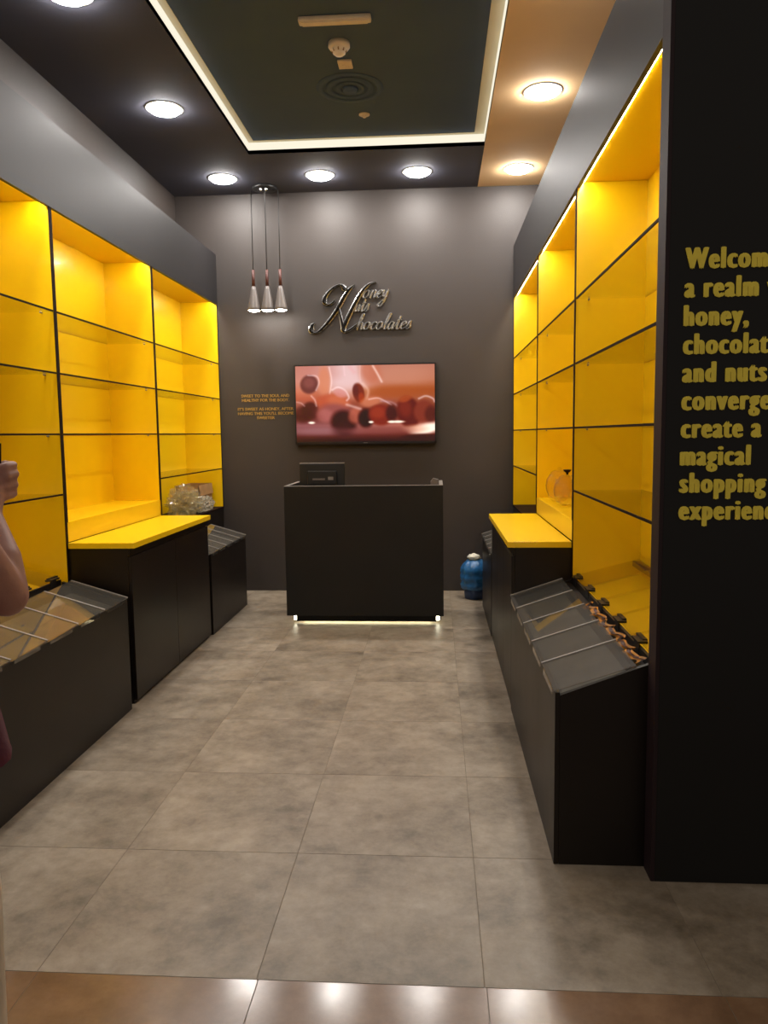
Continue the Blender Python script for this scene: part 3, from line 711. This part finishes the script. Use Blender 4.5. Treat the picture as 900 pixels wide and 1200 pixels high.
# ------------------------------------------------------------------ things on the shelves and floor
# glass jars on the right ledge
def jar(x, y, z, rr, h, knob, label):
    r = root('glass_jar', (x, y, z), label, 'jar', 'glass jars on the right ledge')
    lathe('bowl', [(0, .003), (rr*.45, .003), (rr*.75, h*.12), (rr*.97, h*.36), (rr, h*.5), (rr*.93, h*.66), (rr*.7, h*.82), (rr*.58, h*.86),
                   (rr*.56, h*.86), (rr*.67, h*.81), (rr*.9, h*.65), (rr*.965, h*.5), (rr*.94, h*.37), (rr*.72, h*.14), (rr*.4, .009), (0, .009)], (x, y, z), 'jar_glass', r, 36)
    ld = lathe('lid', [(rr*.62, h*.865), (rr*.62, h*.89), (rr*.35, h*.94), (0, h*.95), (0, h*.93), (rr*.33, h*.92), (rr*.58, h*.865)], (x, y, z), 'jar_glass', r, 36)
    if knob: lathe('knob', [(0, h*.951), (.006, h*.951), (.008, h*1.0), (.022, h*1.06), (.024, h*1.10), (0, h*1.10)], (x, y, z), 'dark_edge', ld, 16)
    else: lathe('knob', [(0, h*.951), (.008, h*.951), (.014, h*.99), (.008, h*1.03), (0, h*1.035)], (x, y, z), 'jar_glass', ld, 16)
jar(.785, 4.96, .9855, .085, .215, False, 'round clear glass jar on the right yellow ledge, farther one')
jar(.785, 4.66, .9855, .080, .20, True, 'round clear glass jar with a dark lid knob on the right yellow ledge')
# plastic bag and box on the left rear bay
z0 = .788
r = root('cardboard_box', (-2.12, 6.67, z0), 'small open brown cardboard box behind the plastic bag on the left shelf', 'box')
bx0, bx1, by0, by1, bh = -2.24, -2.035, 6.47, 6.86, .22
boxes('carton', [(bx0, bx1, by0, by1, z0, z0 + .004), (bx0, bx1, by0, by0 + .004, z0, z0 + bh), (bx0, bx1, by1 - .004, by1, z0, z0 + bh),
                 (bx0, bx0 + .004, by0, by1, z0, z0 + bh), (bx1 - .004, bx1, by0, by1, z0, z0 + bh)], 'cardboard', r)
quad_slab('flap', [(bx1, by0, z0 + bh), (bx1 + .012, by0 + .01, z0 + bh - .09), (bx1 + .012, by1 - .01, z0 + bh - .09), (bx1, by1, z0 + bh)], .003, 'cardboard', r)
def crumple(name, c, rad, m, parent, seed, amp=.22, flat=None, sub=4, fr=5.0):
    from mathutils import noise
    bm = bmesh.new(); bmesh.ops.create_icosphere(bm, subdivisions=sub, radius=1)
    for v in bm.verts:
        n = v.co.normalized(); q = n * fr * .5 + Vector((seed, seed * 1.7, 0))
        k = 1 + amp * (1 - 2 * abs(noise.noise(q))) * .8 + amp * .5 * noise.noise(q * 2.7)
        p = Vector((n.x * rad[0], n.y * rad[1], n.z * rad[2])) * k
        v.co = Vector(c) + p
        if flat is not None and v.co.z < flat: v.co.z = flat
    return from_bm(name, bm, m, parent, not name.startswith(('bag_b', 'bag_c', 'loose')))
r = root('plastic_bag', (-2.07, 6.26, z0), 'crumpled clear plastic bag on the bottom of the left rear shelf', 'plastic bag')
crumple('bag_body', (-2.08, 6.21, z0 + .10), (.085, .155, .095), 'film_plastic', r, 3.1, .8, z0 + .002, 4, 6)
crumple('bag_crease', (-2.07, 6.21, z0 + .085), (.07, .13, .075), 'film_plastic', r, 8.4, .95, z0 + .004, 4, 9)
crumple('loose_end', (-1.992, 6.50, z0 + .05), (.018, .15, .05), 'white_film', r, 5.7, .9, z0 + .003, 4, 9)
# blue bin bag
bc = (.335, 6.62, 0)
r = root('waste_bin', bc, 'small waste bin wrapped in a blue plastic bag by the back wall', 'waste bin')
lathe('bin', [(0, 0), (.085, 0), (.09, .005), (.105, .16), (.10, .16), (.084, .012), (0, .012)], bc, 'blue_bin', r, 32)
wob = lambda t, z: 1 + .035 * math.sin(9 * t + 20 * z) + .03 * math.sin(5 * t - 31 * z) + .02 * math.sin(17 * t + 60 * z)
lathe('liner_bag', [(.104, .085), (.118, .10), (.124, .13), (.116, .155), (.124, .17), (.126, .20), (.117, .225), (.122, .235), (.118, .27), (.10, .305), (.07, .335), (.035, .35), (0, .352)], bc, 'blue_bag', r, 64, wob)
crumple('bag_knot', (bc[0] - .01, bc[1] - .02, .362), (.042, .035, .024), 'white_bag', r, 2.2, .6, None, 3, 7)

# ------------------------------------------------------------------ person at the left edge, phone raised
def chain_bm(segs):
    bm = bmesh.new()
    for (p, r0, q, r1) in segs:
        p, q = Vector(p), Vector(q); d = q - p; L = d.length
        for c, rr in ((p, r0), (q, r1)):
            bmesh.ops.create_uvsphere(bm, u_segments=16, v_segments=12, radius=rr, matrix=Matrix.Translation(c))
        if L > 1e-5:
            rot = d.to_track_quat('Z', 'Y').to_matrix().to_4x4()
            bmesh.ops.create_cone(bm, cap_ends=True, segments=16, radius1=r0, radius2=r1, depth=L, matrix=Matrix.Translation((p + q) / 2) @ rot)
    return bm
def ell(bm, c, rad, rotx=0):
    bmesh.ops.create_uvsphere(bm, u_segments=24, v_segments=16, radius=1, matrix=Matrix.Translation(c) @ Matrix.Rotation(rotx, 4, 'X') @ Matrix.Diagonal((*rad, 1)))
def fuse(name, bm, vox, it, m, parent):
    """melt overlapping volumes into one continuous surface"""
    me = bpy.data.meshes.new(name); bm.to_mesh(me); bm.free()
    o = bpy.data.objects.new('tmp', me); COL.objects.link(o)
    md = o.modifiers.new('r', 'REMESH'); md.mode = 'VOXEL'; md.voxel_size = vox
    sm = o.modifiers.new('s', 'SMOOTH'); sm.iterations = it; sm.factor = .5
    dg = bpy.context.evaluated_depsgraph_get(); dg.update()
    out = bpy.data.meshes.new_from_object(o.evaluated_get(dg)); out.name = name
    bpy.data.objects.remove(o); out.materials.clear()
    return link(name, out, m, parent, True)
cx, cy = -1.116, 1.43
ps = root('person', (cx, cy, 0), 'person in a maroon top and cream trousers at the left edge, holding up a phone', 'person')
E_, W_ = (-.936, 1.59, 1.090), (-1.004, 1.655, 1.262)
seg = []
for s in (-1, 1):   # legs
    hx = cx + s * .09
    seg += [((hx, cy, .86), .085, (hx + s*.005, cy + .01, .47), .055), ((hx + s*.005, cy + .01, .47), .055, (hx + s*.008, cy - .02, .28), .052),
            ((hx + s*.008, cy - .02, .28), .052, (hx + s*.01, cy - .02, .08), .036), ((hx + s*.01, cy - .02, .055), .036, (hx + s*.02, cy + .13, .035), .028)]
seg += [((cx, cy, .90), .125, (cx, cy, 1.05), .112), ((cx, cy, 1.05), .112, (cx, cy + .005, 1.24), .118), ((cx - .13, cy, 1.345), .055, (cx + .13, cy, 1.345), .055),
        ((cx, cy, 1.30), .085, (cx, cy + .005, 1.39), .05), ((cx, cy, 1.36), .048, (cx, cy + .02, 1.47), .046)]
# arms: right raised with the phone, left hanging
seg += [((cx + .145, cy, 1.345), .054, (cx + .15, cy + .01, 1.28), .052), ((cx + .16, cy + .01, 1.28), .052, E_, .045),
        (E_, .046, (-.962, 1.615, 1.165), .046), ((-.962, 1.615, 1.165), .046, W_, .027)]
seg += [((cx - .155, cy, 1.345), .056, (cx - .215, cy + .01, 1.08), .042), ((cx - .215, cy + .01, 1.08), .042, (cx - .22, cy + .05, .84), .027)]
# left hand
lw = Vector((cx - .22, cy + .05, .84))
seg += [(lw, .026, lw + Vector((0, .01, -.05)), .030)]
for k, (o_, L) in enumerate(((-.024, .062), (-.008, .072), (.008, .068), (.022, .055))):
    a = lw + Vector((.0, .01 + o_, -.075)); b_ = a + Vector((.008, .004, -L * .5)); c_ = b_ + Vector((.014, .002, -L * .45))
    seg += [(lw + Vector((0, .005, -.03)), .016, a, .0095), (a, .0095, b_, .0085), (b_, .0085, c_, .0075)]
seg += [(lw + Vector((.0, .025, -.02)), .012, lw + Vector((.015, .05, -.055)), .0095), (lw + Vector((.015, .05, -.055)), .0095, lw + Vector((.02, .056, -.085)), .008)]
# right hand: palm behind the phone, fingers curling round its far edge, thumb on the near face
PC = Vector((-1.026, 1.700, 1.338))                       # phone centre
wv = Vector(W_)
pal = Vector((-1.012, 1.685, 1.314))
seg += [(wv, .027, pal, .030), (pal, .030, pal + Vector((-.004, .012, .030)), .026)]
for k, (dz, L) in enumerate(((.052, .030), (.030, .034), (.006, .032), (-.016, .027))):
    kn = pal + Vector((.030 - .004 * abs(k - 1), .012, dz))          # knuckle row along the outer edge
    mid = kn + Vector((.004, .034, .004)); tip = mid + Vector((-L * .95, .018, .002)); tp2 = tip + Vector((-.016, -.004, 0))
    seg += [(pal + Vector((0, .005, dz * .6)), .018, kn, .0115), (kn, .0115, mid, .0098), (mid, .0098, tip, .0088), (tip, .0088, tp2, .0078)]
seg += [(pal + Vector((-.01, -.008, -.01)), .018, pal + Vector((-.022, -.018, .03)), .0125), (pal + Vector((-.022, -.018, .03)), .0125, pal + Vector((-.03, -.012, .062)), .0095)]
bm = chain_bm(seg)
hc = Vector((cx, cy + .035, 1.555))
ell(bm, hc, (.073, .092, .105)); ell(bm, hc + Vector((0, .03, -.055)), (.052, .055, .055))
ell(bm, hc + Vector((0, .095, -.012)), (.012, .018, .022), -.3); ell(bm, hc + Vector((0, .086, .012)), (.009, .012, .03))
for s in (-1, 1): ell(bm, hc + Vector((s * .073, -.005, -.01)), (.010, .018, .03))
ell(bm, hc + Vector((0, .078, -.05)), (.024, .012, .010))
body = fuse('body', bm, .0055, 5, 'skin', ps)
for s in (-1, 1):
    lathe('eye', [(0, -.010), (.008, -.006), (.011, 0), (.008, .006), (0, .010)], tuple(hc + Vector((s * .03, .077, .012))), 'eye_white', body, 14)
    box('eyebrow', hc.x + s * .016, hc.x + s * .045, hc.y + .080, hc.y + .086, hc.z + .030, hc.z + .036, 'hair', body, .002)
bm = bmesh.new(); ell(bm, hc + Vector((0, .089, -.05)), (.022, .006, .007)); from_bm('mouth', bm, 'lip', body, True)
bm = bmesh.new()
ell(bm, hc + Vector((0, -.022, .022)), (.083, .092, .102)); ell(bm, hc + Vector((0, -.075, -.03)), (.062, .045, .085)); ell(bm, hc + Vector((0, .045, .082)), (.058, .042, .03))
fuse('hair', bm, .008, 3, 'hair', ps)
# loose top with short sleeves and a flared hem
bm = chain_bm([((cx - .14, cy, 1.345), .066, (cx + .14, cy, 1.345), .066), ((cx, cy, 1.33), .10, (cx, cy + .005, 1.23), .135), ((cx, cy, 1.23), .135, (cx, cy, 1.06), .13),
               ((cx + .14, cy, 1.35), .064, (cx + .150, cy + .035, 1.235), .060), ((cx - .15, cy, 1.35), .068, (cx - .20, cy + .005, 1.19), .062)])
for k, sx in enumerate((-.05, .05)):
    ell(bm, (cx + sx, cy, 1.02), (.125, .135, .18))
top = fuse('top', bm, .009, 5, 'maroon_cloth', ps)
bm = bmesh.new(); prev = None; N = 56
for j, (z, a, b2) in enumerate(((1.12, .150, .136), (1.0, .180, .158), (.90, .214, .180), (.82, .228, .190), (.775, .240, .190))):
    ring = []
    for i in range(N):
        t = 2 * PI * i / N; fo = 1 + .045 * (j / 4) * math.sin(9 * t) + .02 * (j / 4) * math.sin(16 * t + 1)
        ring.append(bm.verts.new((cx + .0 + a * fo * math.cos(t), cy + b2 * fo * math.sin(t), z + (.012 * math.sin(5 * t) if j == 4 else 0))))
    if prev:
        for i in range(N): bm.faces.new((prev[i], prev[(i+1) % N], ring[(i+1) % N], ring[i]))
    prev = ring
from_bm('hem', bm, 'maroon_cloth', top, True)
bm = chain_bm([((cx, cy, .93), .135, (cx, cy, .85), .13)])
for s in (-1, 1):
    hx = cx + s * .09
    b3 = chain_bm([((hx, cy, .86), .108, (hx + s*.006, cy + .005, .5), .105), ((hx + s*.006, cy + .005, .5), .108, (hx + s*.01, cy - .015, .115), .108)])
    tmpm = bpy.data.meshes.new('t'); b3.to_mesh(tmpm); b3.free(); bm.from_mesh(tmpm); bpy.data.meshes.remove(tmpm)
fuse('trousers', bm, .010, 4, 'cream_cloth', ps)
for s in (-1, 1):
    bm = bmesh.new(); hx = cx + s * .105
    ell(bm, (hx, cy - .01, .045), (.044, .07, .043)); ell(bm, (hx + s*.01, cy + .10, .036), (.046, .095, .034)); bbox_into(bm, hx - .035, hx + .045, cy - .06, cy + .16, .001, .02)
    fuse('shoe', bm, .006, 4, 'shoe_leather', ps)
ph = root('phone', tuple(PC), 'dark phone held up in the hand at the left edge', 'phone')
bm = bmesh.new(); bbox_into(bm, -.037, .037, -.0045, .0045, -.075, .075); bmesh.ops.bevel(bm, geom=bm.edges[:], offset=.004, segments=2, affect='EDGES')
bm.transform(Matrix.Translation(PC + Vector((-.012, .004, .012))) @ Matrix.Rotation(-.1, 4, 'X') @ Matrix.Rotation(.2, 4, 'Z')); case = from_bm('case', bm, 'phone_black', ph)
bm = bmesh.new(); bbox_into(bm, -.034, .034, -.0056, -.0046, -.071, .071)
bm.transform(Matrix.Translation(PC + Vector((-.012, .004, .012))) @ Matrix.Rotation(-.1, 4, 'X') @ Matrix.Rotation(.2, 4, 'Z')); from_bm('screen', bm, 'bezel', ph)
